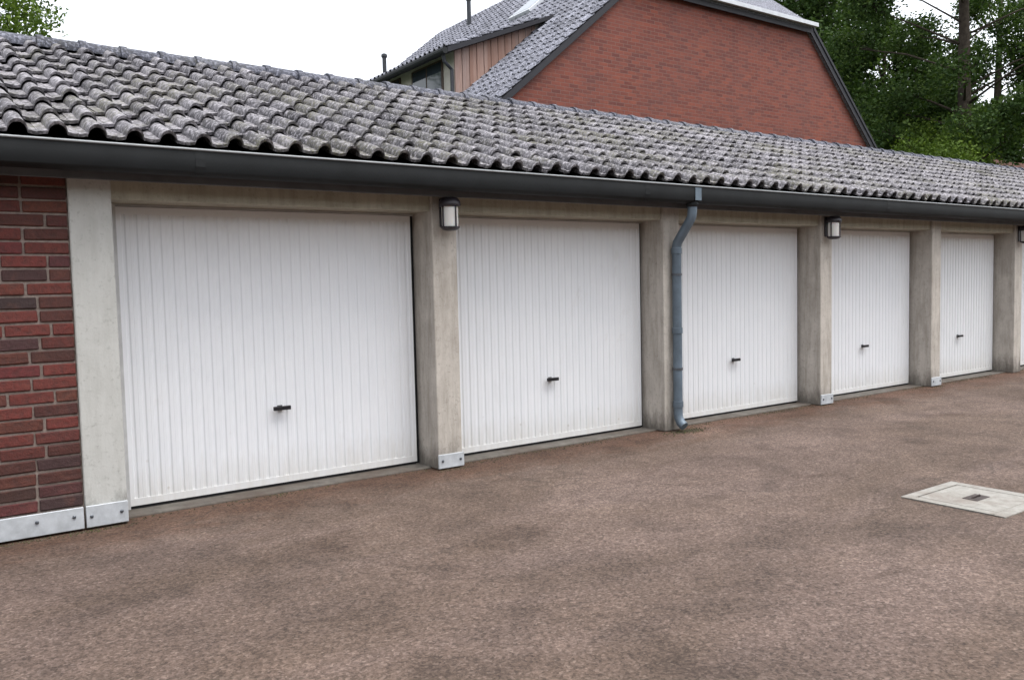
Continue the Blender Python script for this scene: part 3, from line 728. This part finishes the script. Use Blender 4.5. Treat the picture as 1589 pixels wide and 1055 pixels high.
def tree(name, label, base, h, trunk_r, blobs, count, size, mat, group=None, lean=(0, 0), limb_r=0.11):
    blobs = clear(base, blobs)
    t = thing(name, label, 'tree', (base[0], base[1], -0.03), 0, group)
    mb = MB(); n = 9; pts = []; rads = []
    ph = random.uniform(0, 6)
    for k in range(n):
        f = k/(n-1); pts.append((lean[0]*f+0.18*math.sin(ph+f*5)*f, lean[1]*f+0.15*math.cos(ph+f*4)*f, h*0.88*f)); rads.append(trunk_r*(1.25 if k == 0 else 1)*(1-0.82*f)+0.02)
    mb.tube(pts, rads, 10)
    for b in blobs:
        c_ = Vector(b[:3]); f = max(0.2, min(0.86, (c_.z-0.22*math.hypot(c_.x, c_.y)-0.5)/(h*0.88)))
        i_ = f*(n-1); k = int(i_); st = Vector(pts[k]).lerp(Vector(pts[min(k+1, n-1)]), i_-k)
        r0 = max(0.03, rads[k]*limb_r*2)
        midp = st.lerp(c_, 0.5)+Vector((random.uniform(-.2, .2), random.uniform(-.2, .2), 0.15))
        mb.tube([st, midp, c_], [r0, r0*0.65, r0*0.25], 6)
        for q_ in range(3):
            e = c_+Vector((random.uniform(-1, 1)*b[3], random.uniform(-1, 1)*b[4], random.uniform(-.3, .9)*b[5]))*0.75
            mb.tube([midp.lerp(c_, 0.5), c_.lerp(e, 0.5)+Vector((0, 0, 0.1)), e], [r0*0.45, r0*0.3, r0*0.1], 5)
    o = mb.build('trunk', 'bark', t, smooth=True)
    me = leaves(blobs, count, size); me.materials.append(M[mat]); link('crown', me, t)
    return t
def to_px(x, y, z):
    d = Vector((x, y, z))-CAM; k = d.dot(fw); return 794.5+F_PX*d.dot(r2)/k, 527.5-F_PX*d.dot(u2)/k, k
GAPS = [(1418, 14, 22), (1583, 105, 20)]      # openings in the canopy, in photo pixels
def clear(base, blobs, keep=0.25):
    out = []
    for b in blobs:
        u_, v_, k = to_px(base[0]+b[0], base[1]+b[1], b[2]); rp = F_PX*b[3]/k
        if all(math.hypot(u_-gx, v_-gy) > gr+rp*keep for gx, gy, gr in GAPS): out.append(b)
    return out
def blobset(n, spread, z0, z1, r, flat=0.75):
    out = []
    for k in range(n):
        f = (k+random.random())/n; zc = z0+(z1-z0)*f
        prof = math.sin(math.pi*(0.15+0.75*f))
        a = random.uniform(0, 2*math.pi); d = spread*prof*math.sqrt(random.random())
        rr = r*random.uniform(0.65, 1.2)*(0.6+0.4*prof)
        out.append((d*math.cos(a), d*math.sin(a), zc, rr, rr, rr*flat))
    return out
random.seed(23); rng = np.random.default_rng(5)
TG = 'trees behind the garages'
tree('broadleaf_tree', 'tall airy tree with bare dark trunk and sky gaps, right of the brick house', (28.8, 10.1), 19, 0.34, blobset(46, 4.2, 5.0, 17.5, 1.0), 56000, 0.085, 'leaf_dark', TG)
tree('broadleaf_tree', 'dense dark green tree close behind the right roof edge of the brick house', (32.2, 18.6), 20, 0.4, blobset(30, 3.6, 4.5, 20, 1.9), 60000, 0.11, 'leaf_dark', TG)
tree('broadleaf_tree', 'dark slender tree standing between the airy tree and the brick house', (32.8, 15.6), 13.5, 0.26, blobset(26, 2.8, 4.0, 13.0, 1.5), 52000, 0.10, 'leaf_dark', TG)
tree('young_tree', 'low bright green young tree beside the foot of the brick house roof', (25.6, 9.7), 6.6, 0.12, blobset(18, 2.0, 2.2, 6.0, 1.0), 36000, 0.065, 'leaf_bright', TG)
tree('young_tree', 'bright green bush-like tree below the airy tree crown', (29.0, 12.4), 8.2, 0.14, blobset(18, 2.3, 3.0, 7.6, 1.1), 36000, 0.07, 'leaf_bright', TG)
tree('broadleaf_tree', 'leafy tree behind the low house with red roof', (40.0, 14.0), 17, 0.34, blobset(30, 4.2, 4.0, 15.5, 1.5), 60000, 0.105, 'leaf_dark', TG)
tree('broadleaf_tree', 'broad bushy tree filling the background beyond the garage roof end', (44.5, 19.5), 13, 0.35, blobset(30, 6.5, 2.5, 10.5, 2.0), 60000, 0.12, 'leaf_dark', TG)
tree('broadleaf_tree', 'lone light green tree behind the brick wall end of the garage roof', (-1.8, 22.0), 12.5, 0.25, blobset(22, 2.4, 7.0, 12.0, 0.9), 13000, 0.075, 'leaf_bright')

# added sheet behind the camera, unseen: blocks low sky to darken the door recesses
mb = MB(); nx, nz = 120, 10
for i_ in range(nx+1):
    for k in range(nz+1):
        x = -55+110*i_/nx; f = k/nz
        top = 9.0+1.6*math.sin(x*0.35)+1.1*math.sin(x*0.83+2)+0.7*math.sin(x*1.9)
        mb.v.append((x, -25-2.2*math.sin(f*math.pi*0.9)*-1+rng.normal(0, 0.35), -0.03+top*f+rng.normal(0, 0.2)*(0 < k)))
for i_ in range(nx):
    for k in range(nz):
        a_ = i_*(nz+1)+k; mb.f.append((a_, a_+nz+1, a_+nz+2, a_+1))
o = mb.build('added_sky_screen', 'soil'); o['kind'] = 'stuff'; o['label'] = 'added unseen screen behind the camera that blocks the low sky'; o['category'] = 'light screen'
